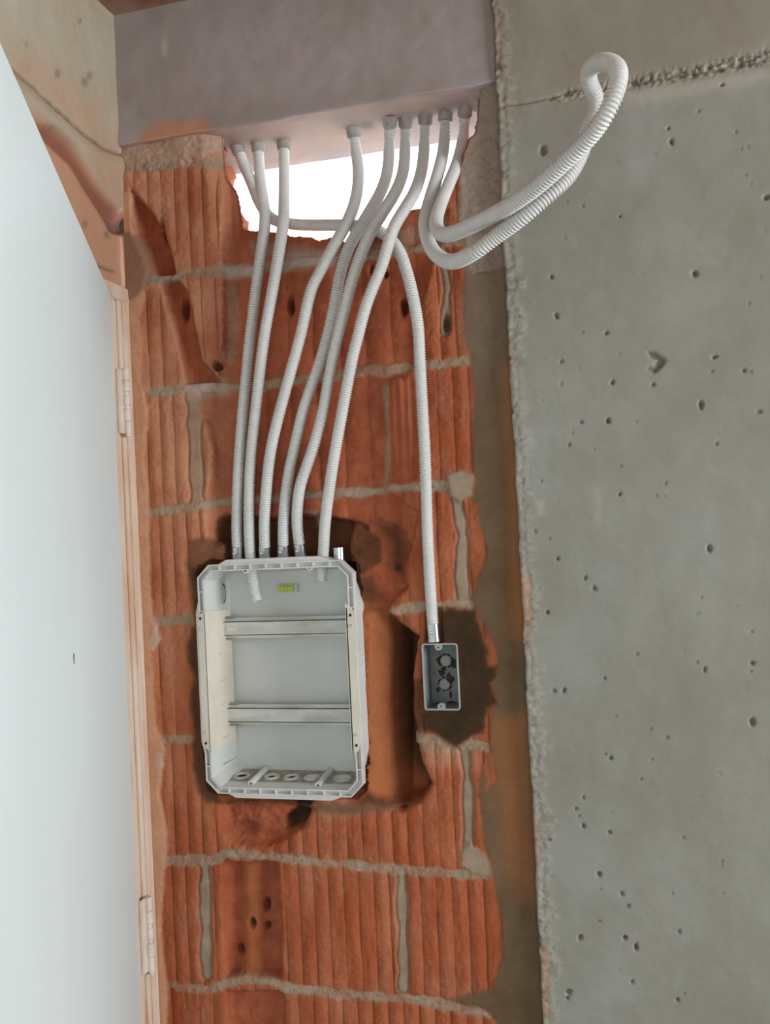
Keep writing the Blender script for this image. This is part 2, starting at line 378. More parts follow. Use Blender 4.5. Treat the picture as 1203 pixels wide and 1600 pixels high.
# cavity under the enclosure
cv = [(345,1240),(350,1300),(372,1322),(420,1320),(452,1308),(478,1288),(490,1240)]
k = sm(sdf(u, v, cv), 1.6); H = H*(1-k)+k*(0.020+0.006*n1+0.002*n3); inner = np.maximum(inner, k)
k = sm(sdf(u, v, [(455,1240),(490,1240),(487,1268),(468,1294),(446,1300),(442,1282),(458,1265)]), 1.5); H += k*0.02; wet_shade = np.maximum(wet_shade, k)  # deeper spot, tinted dark brown
k = sm(sdf(u, v, [(346,1296),(372,1288),(395,1296),(388,1312),(366,1316)]), 2.5); H += k*0.008; dark = np.maximum(dark, k*0.3)

# mortar
mm = jm*(1-sm(sdf(u, v, pk), 2))*(1-sm(sdf(u, v, rc1), 2))*(1-sm(sdf(u, v, rc2), 2))
H = H*(1-mm)+mm*(0.0015+0.0018*n3+0.0012*n1+0.6*0.021*sm(sdf(u, v, chB), 3))
mortar = np.maximum(mortar, mm*np.clip(0.80+0.5*fbm(u0/30, v0/18, 97), 0, 1))
pale = np.maximum(pale, 0.8*sm(sdf(u, v, [(345,412),(395,408),(400,426),(350,432)]), 2))
pale = np.maximum(pale, 0.7*sm(sdf(u, v, [(425,396),(520,388),(522,410),(430,418)]), 3))
pale = np.maximum(pale, 0.6*sm(sdf(u, v, [(285,602),(325,596),(355,600),(350,614),(300,620)]), 3))
# blobs
for poly, hh in (([(290,1005),(320,1000)],0),):
    pass
blob = sm(sdf(us, vs_, [(698,742),(716,735),(738,740),(745,755),(738,775),(718,784),(703,775)]), 1.2); mortar = np.maximum(mortar, blob); H = H*(1-blob)-blob*0.004
blob = sm(sdf(us, vs_, [(722,1352),(722,1328),(735,1318),(750,1330),(775,1350),(770,1372),(740,1366)]), 1.5); mortar = np.maximum(mortar, blob); H = H*(1-blob)-blob*0.002
blob = sm(sdf(us, vs_, [(708,945),(712,915),(728,900),(738,925),(750,948)]), 1.5); mortar = np.maximum(mortar, blob)
blob = sm(sdf(us, vs_, [(650,1150),(668,1146),(690,1165),(715,1172),(740,1160),(748,1170),(730,1186),(722,1178),(700,1176),(665,1172)]), 1.5); mortar = np.maximum(mortar, blob*0.8)
blob = sm(sdf(us, vs_, [(476,802),(490,800),(497,812),(490,824),(478,822)]), 1.5); pale = np.maximum(pale, blob*0.6); wet_shade = wet_shade*(1-blob)

# mortar/plaster strip beside the column
MS = [(722,300),(728,400),(722,470),(727,530),(738,560),(742,640),(738,700),(740,780),(748,800),(760,860),(748,905),(738,940),(742,955),(762,985),(778,1030),(765,1060),(770,1120),
      (765,1160),(775,1220),(762,1235),(757,1180),(748,1240),(757,1320),(772,1375),(782,1430),(784,1500),(768,1545),(700,1560),(770,1582),(790,1640),(900,1640),(900,300)]
sdM = sdf(u, v, MS); k = sm(sdM, 1.6)
k = np.where(u0 > 795, 1.0, k)
k = k*(v0 > 330)+0*k
H = H*(1-k)+k*(-0.0015+0.0010*n1+0.0004*n3); strip = np.maximum(strip, k); mortar *= (1-k)
rust = np.maximum(rust, 0.7*k*sm(sdf(u, v0, [(785,575),(812,560),(826,900),(822,1010),(800,990),(795,800),(790,700)]), 6))
rust = np.maximum(rust, 0.6*k*sm(sdf(u, v, [(760,1130),(830,1110),(835,1400),(815,1400),(790,1350),(775,1200)]), 8))
# rough mauve mortar beside the hole, under the beam's right end
MT = [(718,120),(778,120),(795,420),(735,430),(716,330),(722,250),(738,212),(746,185)]
k = sm(sdf(u, v, MT), 2); H = H*(1-k)+k*(0.001+0.005*n1+0.002*n3); strip = np.maximum(strip, k*0.55); mortar = np.maximum(mortar, k); pale = np.maximum(pale, 0.45*k)
# left: plaster return at the corner, dusty
LP = [(185,300),(200,330),(215,380),(232,420),(226,470),(218,500),(224,540),(222,600),(232,640),(226,720),(232,760),(234,860),(238,960),(252,1000),(238,1020),(244,1130),(258,1170),(250,1240),(262,1300),(255,1400),(252,1450),(262,1560),(258,1640),(150,1640),(150,300)]
k = sm(sdf(us, vs_, LP), 1.3); k = np.where(u0 < 205, 1.0, k)*(v0 > 300)
H = H*(1-k)+k*(-0.004+0.0010*n1+0.0004*nf); dust_lit = np.maximum(dust_lit*(1-k), k*1.0); mortar = mortar*(1-k)+k*0.08; inner *= (1-k)
k = sm(sdf(us, vs_, [(183,372),(205,366),(222,378),(238,420),(240,440),(222,462),(208,470),(180,462)]), 1.5); H -= k*0.004; strip = np.maximum(strip, k*0.6); dust_lit *= (1-k*0.6)
for pl in ([(246,975),(252,1000),(240,1016),(236,1005)], [(250,1175),(258,1195),(250,1206),(244,1190)]):
    k = sm(sdf(us, vs_, pl), 1.5); pale = np.maximum(pale, k*0.6)
# dusty tone over the upper left bricks, raised to paint the haze's brightening
dust_lit = np.maximum(dust_lit, np.clip(0.65+0.6*n4, 0, 1)*0.85*sm(u0-345, 14)*sm(v0-900, 160)*(1-sm(sdf(us, vs_, gA), 2)))
pale = np.maximum(pale, 0.2*strip*sm(v0-560, 60))
dust_lit = np.maximum(dust_lit, 0.45*sm(sdf(u, v, [(650,1150),(745,1150),(745,1200),(655,1200)]), 5))
# mortar lip under the beam
k = sm(sdf(u+n1*6, v+n2*8, [(185,232),(345,200),(344,232),(325,244),(300,240),(282,262),(266,258),(240,252),(205,262),(186,262)]), 3); H = H*(1-k)+k*(-0.003+0.003*n1+0.0015*n3); mortar = np.maximum(mortar, 0.55*k); dust_lit = np.maximum(dust_lit, 0.6*k); pale = np.maximum(pale, 0.3*k)
H = np.where((v0 < 236-(u0-190)*0.0) & (u0 < 350), H, H)

# damp mortar
WM = [(690,958),(700,950),(745,952),(752,985),(762,1015),(764,1038),(778,1042),(776,1060),(768,1068),(776,1100),(762,1108),(758,1145),(735,1152),(716,1170),(700,1160),(690,1150),(668,1140),(660,1125),(655,1110),(700,1104),(716,1102),(714,1008),(688,1002)]
sdW = sdf(u, v, WM); k = sm(sdW, 1.6); wet_shade = np.maximum(wet_shade, k); H = H*(1-k)+k*(-0.002+0.0012*n1+0.0007*n3); strip *= (1-k*0.9); mortar *= 1-k
k = sm(sdf(u, v, [(640,1060),(662,1060),(668,1140),(655,1150),(642,1140)]), 3); wet_shade = np.maximum(wet_shade, k*0.8)
WB = [(292,845),(322,840),(345,850),(345,880),(330,900),(328,1225),(350,1256),(560,1256),(575,1240),(600,1250),(640,1262),(612,1266),(545,1272),(492,1270),(430,1256),(350,1258),(322,1255),(308,1235),(300,1200),(302,1160),(296,1100),(300,1075),(308,1062),(292,1035),(290,1010),(303,975),(298,930),(291,880)]
k = sm(sdf(u, v, WB), 1.8); wet_shade = np.maximum(wet_shade, k*0.85); H = H*(1-k)+k*(0.002+0.0015*n1+0.0008*n3); mortar *= 1-k
k = sm(sdf(u, v, [(488,1256),(560,1254),(640,1262),(600,1268),(540,1276),(495,1274)]), 2); mortar = np.maximum(mortar, k*0.4); wet_shade *= (1-k*0.4)
for poly in ([(295,845),(322,842),(335,862),(322,888),(298,880)],):
    k = sm(sdf(u, v, poly), 3); wet_shade *= (1-0.35*k)

# openings for the two flush boxes
EX0, EX1, EZ0, EZ1 = -0.746, -0.457, 1.166, 1.568
JX0, JX1, JZ0, JZ1 = -0.345, -0.2855, 1.314, 1.423
inb = (X > EX0+0.006) & (X < EX1-0.006) & (Z > EZ0+0.006) & (Z < EZ1-0.006); H = np.where(inb, 0.105, H)
mg = 0.006+0.006*n1+0.003*n3
inb2 = (np.hypot(np.maximum(np.maximum(EX0+0.02-X, X-EX1+0.02), 0), np.maximum(np.maximum(EZ0+0.02-Z, Z-EZ1+0.02), 0)) < 0.02+mg) & ~inb; H = np.where(inb2, np.maximum(H, 0.032), H)
inj = (X > JX0+0.001) & (X < JX1-0.001) & (Z > JZ0+0.001) & (Z < JZ1-0.001); H = np.where(inj, 0.06, H)
# slot where the conduit and coupling drop behind the damp mortar into the small box
k = sm(sdf(us, vs_, [(666,950),(690,950),(692,1004),(664,1004)]), 1.2)*(~inj); H = H*(1-k)+k*0.018; wet_shade = wet_shade*(1-k*0.4)

# hole through the wall under the beam
HD = 0.02
uh, vh = proj(X, zero+HD, Z); uh = uh+n3*1.6+n1*1.5; vh = vh+n3*1.6+n1*1.5
hole = [(345,100),(349,230),(353,276),(362,290),(372,307),(376,335),(380,361),(409,362),(447,365),(453,371),(486,371),(499,378),(520,371),(542,381),(548,362),(565,356),(603,358),(616,350),(640,330),(650,328),(668,326),(680,316),(688,306),(702,296),(713,278),(718,262),(733,216),(742,212),(746,190),(750,100)]
sh = sdf(uh, vh, hole)
k = np.clip(1-sh/26, 0, 1)**1.2; k = np.where(u0 > 700, np.clip(1-sh/6, 0, 1), k); H = H*(1-k)+k*HD
inner = np.maximum(inner, k*0.8*(u0 < 640)); 
k2 = sm(sdf(u, v, [(380,372),(450,378),(545,388),(600,372),(640,345),(690,325),(700,345),(640,372),(600,392),(520,400),(390,395)]), 2); mortar = np.maximum(mortar, k2*0.6)
drop = sh < 0
pos = np.stack([X, H, Z], -1)
# reveal of the hole: loft from the broken front rim to a wider back opening
hp = [P(a, b, HD) for a, b in hole]; hx = np.array([[p[0], p[2]] for p in hp])
dens = []
for i in range(len(hx)-1):
    L = max(2, int(np.linalg.norm(hx[i+1]-hx[i])/0.006))
    for t in range(L): dens.append(hx[i]+(hx[i+1]-hx[i])*t/L)
dens = np.array(dens+[hx[-1]])
cen = np.array([-0.42, 2.28]); ev = []; ef = []
nr = 7
for j in range(nr):
    t = j/(nr-1)
    q = dens+(dens-cen)*np.array([0.22, 0.25])*t**0.7
    q = q+0.006*np.random.RandomState(j).randn(*q.shape)*(0 < j)
    q[:,1] = np.minimum(q[:,1], ZB+0.0) if False else q[:,1]
    ev.append(np.column_stack([q[:,0], np.full(len(q), HD-0.002+t*(WT-HD)), q[:,1]]))
nd = len(dens)
ef = [(j*nd+i, j*nd+i+1, (j+1)*nd+i+1, (j+1)*nd+i) for j in range(nr-1) for i in range(nd-1)]
wb = grid_obj('wall_back', xs, zs, pos, M_wall, drop, dict(mortar=mortar, wet_shade=wet_shade, strip=strip, dust_lit=dust_lit, inner=inner, dark=dark, pale=pale, rust=rust), (np.vstack(ev), ef))
tag(wb, 'rough hollow red brick wall with broken chases and mortar joints', None, None, 'structure')

# ---- trim_1 : concrete beam over the brick wall
bx = np.concatenate([np.arange(XL, XC+0.02, 0.004)])
prof = [(-0.008, ZC+0.01)]+[(-0.008, z) for z in np.arange(ZC-0.004, ZB, -0.004)]+[(-0.008, ZB)]+[(y, ZB) for y in np.arange(-0.004, WT, 0.004)]+[(WT, ZB), (WT, ZC+0.01)]
pr = np.array(prof); BX, BI = np.meshgrid(bx, np.arange(len(pr)), indexing='ij')
PY = pr[BI,0]; PZ_ = pr[BI,1]
bn = fbm(BX*40, (PY+PZ_)*40, 31); bn2 = fbm(BX*12, (PY+PZ_)*12, 33)
face = PY < -0.007; corner = face & (PZ_ < ZB+0.006)
Yb = PY+0.0012*bn+np.where(face, -0.004*sm((PZ_-ZB-0.02)*1000, 8), 0); Zb = PZ_+np.where(corner | (PY < 0.004), 0.0025*bn, 0)+np.where(~face, 0.0012*bn2, 0)
ub, vb = proj(BX, PY, PZ_); ubn = ub+bn*5; vbn = vb+bn*4
stain = sm(sdf(ubn, vbn, [(188,238),(215,222),(225,205),(260,190),(320,188),(330,200),(345,208),(250,232)]), 3)
soff = (~face) & (PZ_ < ZB+0.001)
b_or = np.maximum(stain*0.85*face, soff*np.clip(0.25+0.4*bn2, 0, 1)*0.6)
b_pale = soff*0.35*np.clip(0.5+bn2, 0, 1); b_pale = np.maximum(b_pale, 0.5*sm(np.hypot((ub-257)/4, (vb-75)/14)-1, 0.3)*face)
b_dark = 0.5*sm(sdf(ub, vb, [(568,190),(583,190),(584,199),(572,203),(564,198)]), 2)
lump = sm(sdf(ubn, vbn, [(738,145),(765,135),(768,165),(748,180),(738,165)]), 2)
Zb = Zb-lump*0.012*soff
beam = grid_obj('trim_1', bx, None, np.stack([BX, Yb, Zb], -1), M_beam, None, dict(brown=0.3*np.clip(0.5+bn2, 0, 1), pale=b_pale, orange=b_or, dark=b_dark))
tag(beam, 'grey concrete beam above the brick wall, pipes entering its underside', None, None, 'structure')

# ---- wall_right : cast concrete face right of the brick
xr = np.concatenate([np.arange(XC-0.012, 0.30, 0.002), np.arange(0.32, 2.56, 0.08)])
zr = np.concatenate([np.arange(0, 0.72, 0.04), np.arange(0.72, ZC+0.01, 0.002)])
X, Z = np.meshgrid(xr, zr, indexing='ij'); YC = -0.022
u0, v0 = proj(X, 0*X+YC, Z)
e1 = fbm(Z*28, X*0+3, 41, 5); e2 = fbm(X*160, Z*160, 43, 3); e3 = fbm(X*40, Z*40, 45, 4); e4 = fbm(X*7, Z*7, 47, 3)
edge = X-(XC+0.003*e1+0.002*e2)
H = 0.0006*e3+0.0006*e4
rim = sm((edge-0.013+0.009*e3+0.006*fbm(Z*14, X*14, 99))*1000, 2.0)
H += rim*(0.0022+0.0016*e2+0.0012*e3)
H = np.where(edge < 0.003, H+0.006*np.clip((0.003-edge)/0.003, 0, 1)**2, H)
rim2 = sm((edge-0.024+0.014*e3+0.012*fbm(Z*14, X*14, 99))*1000, 3.5)
pale = rim2*np.clip(0.45+1.2*e2+0.5*e3, 0, 1)*0.75; dark = rim2*np.clip(e3*0.8+e2*1.1-0.15, 0, 1)*0.8; orange = rim*np.clip(fbm(Z*9, X*30, 49)-0.2, 0, 1)*2.2
orange = np.maximum(orange, 0.6*sm(sdf(u0+e2*4, v0+e2*4, [(842,1470),(852,1478),(858,1500),(856,1540),(848,1535)]), 2))
# construction joint with honeycombed stones
jl = [(778,166),(860,152),(900,138),(1000,128),(1203,92),(1300,78)]
sdj = pline(u0, v0+3*e3, jl)
side = v0-(166-(u0-778)*0.172)
above = sm(side-2, 2); H += above*0.002
jr = [(860,155),(870,148),(905,136),(960,126),(1060,108),(1203,78),(1320,55),(1320,85),(1203,98),(1100,118),(1000,134),(960,142),(905,150),(870,158)]
kj = sm(sdf(u0+e2*3, v0+e2*3, jr), 3)
ej = fbm(X*260, Z*300, 101, 3)*0.6+e2*0.6
H += kj*(0.002+0.0055*np.clip(ej*1.5, -1, 1)); dark = np.maximum(dark, kj*np.clip(ej*2.2-0.1, 0, 1)*0.8); pale = np.maximum(pale, kj*np.clip(-e2*2, 0, 1)*0.5)
H += 0.004*np.exp(-(sdj/2.2)**2)
brown = np.clip(above*0.9+0.75*sm(np.abs(sdj)-26+14*e3, 8), 0, 1)*0.85
brown = np.maximum(brown, 0.4*sm((v0-330)/160, 1)*np.clip(0.6+e4, 0, 1))
pale = np.maximum(pale, 0.35*sm(sdf(u0, v0+4*e3, [(970,140),(1100,128),(1203,105),(1203,125),(1100,145),(980,165)]), 4))
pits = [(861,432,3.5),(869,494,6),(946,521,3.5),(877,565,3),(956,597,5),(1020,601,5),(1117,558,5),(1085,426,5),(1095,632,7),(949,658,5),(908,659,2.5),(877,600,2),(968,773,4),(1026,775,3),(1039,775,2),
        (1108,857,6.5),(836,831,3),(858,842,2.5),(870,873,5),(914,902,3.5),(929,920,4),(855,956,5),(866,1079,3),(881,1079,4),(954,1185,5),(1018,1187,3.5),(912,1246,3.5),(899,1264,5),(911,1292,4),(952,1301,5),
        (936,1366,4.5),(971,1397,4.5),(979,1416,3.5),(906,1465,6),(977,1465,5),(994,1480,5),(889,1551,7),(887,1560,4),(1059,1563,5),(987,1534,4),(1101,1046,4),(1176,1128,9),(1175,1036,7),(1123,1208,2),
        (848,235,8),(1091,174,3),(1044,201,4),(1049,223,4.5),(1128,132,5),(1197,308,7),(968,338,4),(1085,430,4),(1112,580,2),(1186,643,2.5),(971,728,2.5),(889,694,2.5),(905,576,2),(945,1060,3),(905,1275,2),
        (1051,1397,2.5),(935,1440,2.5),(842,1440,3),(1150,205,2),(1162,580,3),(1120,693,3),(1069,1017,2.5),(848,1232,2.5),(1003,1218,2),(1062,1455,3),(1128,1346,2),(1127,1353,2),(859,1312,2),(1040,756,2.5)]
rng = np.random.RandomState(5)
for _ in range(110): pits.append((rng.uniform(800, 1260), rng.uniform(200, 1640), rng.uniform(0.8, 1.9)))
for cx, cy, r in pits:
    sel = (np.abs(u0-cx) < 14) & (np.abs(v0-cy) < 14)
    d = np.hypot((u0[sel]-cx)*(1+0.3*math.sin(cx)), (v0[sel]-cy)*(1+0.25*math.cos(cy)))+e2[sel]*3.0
    k = sm(d-r*0.62, 0.6); H[sel] += k*min(0.0012*r, 0.006); dark[sel] = np.maximum(dark[sel], k*(0.62 if r < 6 else 0.35))  # pit shade painted into the colour on top of the real recess
k = sm(sdf(u0+e2*2, v0+e2*2, [(1012,550),(1024,552),(1040,563),(1032,576),(1022,582),(1010,576),(1022,572),(1026,562),(1016,558)]), 1.0); H += k*0.005; dark = np.maximum(dark, k*0.6)
pale = np.maximum(pale, 0.22*sm(sdf(u0+e2*6, v0+e3*6, [(925,762),(940,762),(940,815),(930,820)]), 3))
pale = np.maximum(pale, 0.35*sm(sdf(u0+e2*3, v0+3*e3, [(838,785),(850,782),(850,805),(842,806)]), 2))
fade = X < 0.31
for a in (dark, pale, orange, brown): a *= np.where(fade, 1, 0.3)
drop = edge < -0.002
ring = np.stack([np.where(edge < 0, XC+0.003*e1, X), YC+H, Z], -1)
# side return of the column towards the brick
zc = zr; e1c = fbm(zc*28, zc*0+3, 41, 5)
rv = []; 
for dy in (0.0, 0.012, 0.024, WT): rv.append(np.column_stack([XC+0.003*e1c+0.001, np.full(len(zc), YC+0.0055+dy), zc]))
nz = len(zc); rf = [(j*nz+i, j*nz+i+1, (j+1)*nz+i+1, (j+1)*nz+i) for j in range(3) for i in range(nz-1)]
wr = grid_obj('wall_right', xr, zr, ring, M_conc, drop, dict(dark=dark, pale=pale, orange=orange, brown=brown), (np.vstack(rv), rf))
tag(wr, 'smooth grey cast concrete wall with air holes and a rough joint near the top', None, None, 'structure')

# ---- wall_left above the door : lintel with gouged plaster
ys = np.concatenate([np.arange(-3.9, -0.62, 0.08), np.arange(-0.62, 0.0005, 0.0025), [0.012]]); zl = np.concatenate([np.arange(2.062, ZC, 0.0025), [ZC+0.01]])
Y, Z = np.meshgrid(ys, zl, indexing='ij')
u0, v0 = proj(XL+0*Y, Y, Z)
g1 = fbm(Y*55, Z*55, 61); g2 = fbm(Y*160, Z*160, 63, 3); g3 = fbm(Y*14, Z*14, 65)
u = u0+g1*4+g2*2; v = v0+g1*4+g2*2
H = 0.001*g1+0.0005*g2                                    # positive = into the wall (-x)
crack = pline(u0+g1*2, v0+g2*2, [(20,108),(60,142),(100,180),(140,215),(165,233),(190,242)])
band = sm(sdf(u0+g2*2, v0+g2*2, [(20,115),(60,148),(100,185),(140,220),(165,238),(195,245),(200,300),(210,345),(190,330),(165,300),(140,262),(118,232),(100,214),(60,182),(20,150)]), 2)
upper = sm(sdf(u0, v0, [(-900,-1500),(200,-300),(200,240),(165,233),(100,180),(20,108),(-900,-600)]), 2)
H += -0.006*band*np.clip(1-np.abs(crack-18)/18, 0, 1)+0.005*np.exp(-(crack/2)**2)
low = (1-band)*(1-upper)
H += low*0.004
gz = sdf(u, v, [(56,190),(85,200),(108,222),(128,250),(150,285),(172,312),(208,345),(214,356),(200,366),(180,362),(162,335),(140,300),(112,255),(80,225),(60,205)])
kg = sm(gz, 1.8); H = H*(1-kg)+kg*0.011
hz = sm(sdf(u, v, [(172,346),(200,342),(212,352),(208,366),(190,366),(176,358)]), 1.5); H += hz*0.008
brick = kg
orange = np.maximum(low*0.75, np.clip(sm(sdf(u, v, [(20,90),(60,100),(120,150),(150,165),(160,205),(175,215),(190,150),(205,150),(205,250),(165,235),(100,180),(20,110)]), 10), 0, 1)*0.45)
orange = np.maximum(orange, band*0.18*np.clip((u0-100)/60, 0, 1)*2)
brown = np.clip(0.25+0.5*g3, 0, 1)*0.5*upper; brown = np.maximum(brown, kg*0.9)
dark = 0.7*np.exp(-(crack/1.6)**2)+hz*0.5
for cx, cy, r in ((125,33,3),(140,118,4),(133,128,5),(42,70,2),(136,350,4),(170,366,4),(90,115,4)):
    dark = np.maximum(dark, 0.45*sm(np.hypot(u0-cx, (v0-cy)*0.7)-r, 1))
dark = np.maximum(dark, 0.7*sm(pline(u0+g1*2, v0+g2*2, [(140,405),(158,416),(178,424)])-2, 1))
orange = np.maximum(orange, kg*0.3)
pale = np.zeros_like(Y)
wl = grid_obj('wall_left', ys, zl, np.stack([XL-H+0*Y, Y, Z], -1), M_left, None, dict(dark=np.clip(dark, 0, 1), pale=pale, orange=orange, brown=brown, clay=np.clip(kg*0.95+hz, 0, 1)))
tag(wl, 'cream plastered left wall above the door, cracked and gouged', None, None, 'structure')

# the rest of the room, all outside the photo's frame
def struct(name, boxes, mt, label):
    b = MB()
    for a, c in boxes: b.box(a, c)
    return tag(b.build(name, mt), label, None, None, 'structure')
struct('floor', [((-2.3,-4.1,-0.1),(2.7,0.2,0.0))], M_floor, 'bare screed floor')
struct('ceiling', [((-2.3,-4.1,ZC),(2.7,0.2,ZC+0.15))], M_ceil, 'brown stained underside of the concrete slab')
struct('wall_side', [((2.55,-4.1,0),(2.7,-1.9,ZC)),((2.55,-0.4,0),(2.7,0.2,ZC)),((2.55,-1.9,0),(2.7,-0.4,0.6)),((2.55,-1.9,2.4),(2.7,-0.4,ZC))], M_room, 'plastered side wall with a large window opening')
struct('wall_rear', [((-0.95,-4.1,0),(-0.2,-4.0,ZC)),((2.0,-4.1,0),(2.7,-4.0,ZC)),((-0.2,-4.1,2.1),(2.0,-4.0,ZC)),((-0.2,-4.1,0),(2.0,-4.0,0.9))], M_room, 'plastered rear wall with a wide opening')
struct('wall_hallway', [((-2.3,-4.1,0),(-2.2,0.2,ZC)),((-2.2,0.1,0),(XL-0.02,0.2,ZC)),((-2.2,-4.1,0),(-0.95,-4.0,ZC)),((XL-0.12,-4.0,0),(XL,-1.14,2.062)),((XL-0.12,-4.0,2.062),(XL-0.07,0.1,ZC))], M_room, 'walls of the hallway behind the door')

# ---- door frame and door
fr = MB()
fr.box((XL-0.10,-0.030,0),(XL+0.003,-0.003,2.062), bev=0.002)          # plaster-side lip of the jamb
fr.box((XL-0.10,-0.075,0),(XL-0.006,-0.028,2.055), bev=0.002)
fr.box((XL-0.10,-0.066,0),(XL+0.001,-0.052,2.055), bev=0.002)
fr.cyl((XL-0.004,-0.031,0),(XL-0.004,-0.031,2.06),0.005,n=12)
fr.box((XL-0.09,-1.13,2.045),(XL+0.0045,0.004,2.072), bev=0.002)
fr.box((XL-0.10,-1.14,0),(XL+0.003,-1.105,2.062), bev=0.002)
tag(fr.build('trim_2', M_frame, None, True), 'cream metal door frame with dusty orange smears', None, None, 'structure')

hA = P(186, 1000, XL, 0); 
hinge_xy = np.array([XL+0.004, -0.068])
ztop = 2.052
pt = P(0, 60, ztop, 2); dirv = pt[:2]-hinge_xy; dirv = dirv/np.linalg.norm(dirv)
nrm = np.array([-dirv[1], dirv[0]])
if nrm[0] < 0: nrm = -nrm
LW = 1.02; TH = 0.036
door = empty('door_1', (hinge_xy[0], hinge_xy[1], 0), 'white door leaf standing ajar at the left', None, None, 'structure')
mt4 = Matrix(((dirv[0], -nrm[0], 0, hinge_xy[0]), (dirv[1], -nrm[1], 0, hinge_xy[1]), (0, 0, 1, 0), (0, 0, 0, 1)))
dl = MB(); dl.box((0.0, 0, 0.008), (LW, TH, ztop), mt4, bev=0.004)
dlo = dl.build('door_leaf', M_door, door, True)
mk = P(115, 1029, hinge_xy[1], 1)
# small scuff on the leaf: intersect the view ray with the leaf plane
rr = ray(115, 1029); tt = ((hinge_xy-EYE[:2])@nrm)/(rr[:2]@nrm); sp = EYE+rr*tt
ck = MB(); ca = []
for k in range(9):
    w = 2*math.pi*k/9; a = (0.0022+0.001*math.sin(k*2.3))*math.cos(w); z_ = 0.006*math.sin(w)
    ca.append((a, z_))
front = [(sp[0]+dirv[0]*a+nrm[0]*0.0008, sp[1]+dirv[1]*a+nrm[1]*0.0008, sp[2]+z_) for a, z_ in ca]
back = [(p[0]-nrm[0]*0.002, p[1]-nrm[1]*0.002, p[2]) for p in front]
ck.add(front+back, [tuple(range(9)), tuple(range(17, 8, -1))]+[(k, (k+1) % 9, 9+(k+1) % 9, 9+k) for k in range(9)])
tag(ck.build('paint_chip', simple('chip_grey', (0.12,0.12,0.12), (0.2,0.2,0.2), 50), door), 'dark chip in the white paint')
def hinge(z1, z0):
    ax = Vector((XL+0.009, -0.037, 0)); L = z1-z0
    hp = MB(); hp.box((XL+0.001,-0.058,z0+L*0.04),(XL+0.006,-0.035,z1-L*0.01), bev=0.001)
    leaf = hp.build('hinge_plate', M_hinge, door, True)
    kn = MB()
    segs = [(0, .17), (.185, .34), (.40, .54), (.60, .77), (.785, .97)]
    for i, (a, b_) in enumerate(segs):
        hi = z1-L*a; lo = z1-L*b_
        r_ = 0.0072 if i % 2 else 0.0064
        kn.lathe((ax.x, ax.y, lo), (0, 0, 1), [(0, 0.001), (0, r_-0.001), (0.001, r_), (hi-lo-0.001, r_), (hi-lo, r_-0.001), (hi-lo, 0.001)], 20)
    kn.cyl((ax.x, ax.y, z0-0.001), (ax.x, ax.y, z1-0.002), 0.0045)
    kk = kn.build('hinge_knuckle', M_hinge, leaf, True)
hinge(P(190,578,XL,0)[2], P(197,683,XL,0)[2]); hinge(P(220,1404,XL,0)[2], P(228,1522,XL,0)[2])

# ------------------------------------------------------------------ objects
# ---- enclosure
enc = empty('distribution_enclosure', (-0.60, 0.0, 1.166), 'empty white flush electrical enclosure in the brick wall, two rails across it', 'electrical enclosure')
def octo(x0, x1, z0, z1, c): return [(x0+c,z0),(x1-c,z0),(x1,z0+c),(x1,z1-c),(x1-c,z1),(x0+c,z1),(x0,z1-c),(x0,z0+c)]
cx0, cx1, cz0, cz1, ch = EX0, EX1, EZ0, EZ1, 0.022
YF = -0.007; YB = 0.088
def inset(d): return octo(cx0+d, cx1-d, cz0+d, cz1-d, ch-d*0.5)
b = MB()
n8 = 8; a_ = inset(0.0115); c_ = inset(0.020); w_ = inset(0.0095); d_ = inset(0.018)
# tapering inner skin, outer skin and back
vs = [(x, YF+0.004, z) for x, z in a_]+[(x, YB-0.004, z) for x, z in c_]+[(x, YF+0.004, z) for x, z in w_]+[(x, YB, z) for x, z in d_]
fs = []
for k in range(8):
    j = (k+1) % 8
    fs += [(k, j, 8+j, 8+k), (16+k, 24+k, 24+j, 16+j), (k, 16+k, 16+j, j)]
fs += [tuple(range(8, 16)), tuple(range(31, 23, -1))]
b.add(vs, fs)
body = b.build('enclosure_body', M_box, enc)
b = MB()
b.ring(inset(0), inset(0.0022), YF, YF+0.016); b.ring(inset(0.0095), inset(0.0117), YF, YF+0.012); b.ring(inset(0.001), inset(0.011), YF+0.008, YF+0.0105)
# ladder ribs
nx = 9
for k in range(1, nx):
    x = cx0+ch*0.6+(cx1-cx0-ch*1.2)*k/nx
    for z0, z1 in ((cz1-0.0105, cz1-0.001), (cz0+0.001, cz0+0.0105)): b.box((x-0.0012, YF+0.0006, z0), (x+0.0012, YF+0.009, z1))
for k in range(1, 11):
    z = cz0+ch*0.6+(cz1-cz0-ch*1.2)*k/11
    for x0, x1 in ((cx0+0.001, cx0+0.0105), (cx1-0.0105, cx1-0.001)): b.box((x0, YF+0.0006, z-0.0012), (x1, YF+0.009, z+0.0012))
rimo = b.build('enclosure_rim', M_rim, enc)
# bulging flange behind the rim
b = MB(); e_ = 0.0075
b.prism([(cx0+0.034,cz1-0.003),(cx0+0.055,cz1+e_),(cx1-0.060,cz1+e_),(cx1-0.030,cz1-0.003)], YF+0.004, 0.03)
b.prism([(cx0+0.030,cz0+0.003),(cx1-0.030,cz0+0.003),(cx1-0.058,cz0-e_),(cx0+0.055,cz0-e_)], YF+0.004, 0.03)
b.prism([(cx1-0.003,cz0+0.04),(cx1-0.003,cz1-0.04),(cx1+e_+0.001,cz1-0.075),(cx1+e_+0.001,cz0+0.08)], YF+0.004, 0.03)
b.prism([(cx0+0.003,cz1-0.045),(cx0+0.003,cz0+0.05),(cx0-e_,cz0+0.09),(cx0-e_,cz1-0.085)], YF+0.004, 0.03)
b.build('rim_flange', M_rim, enc)
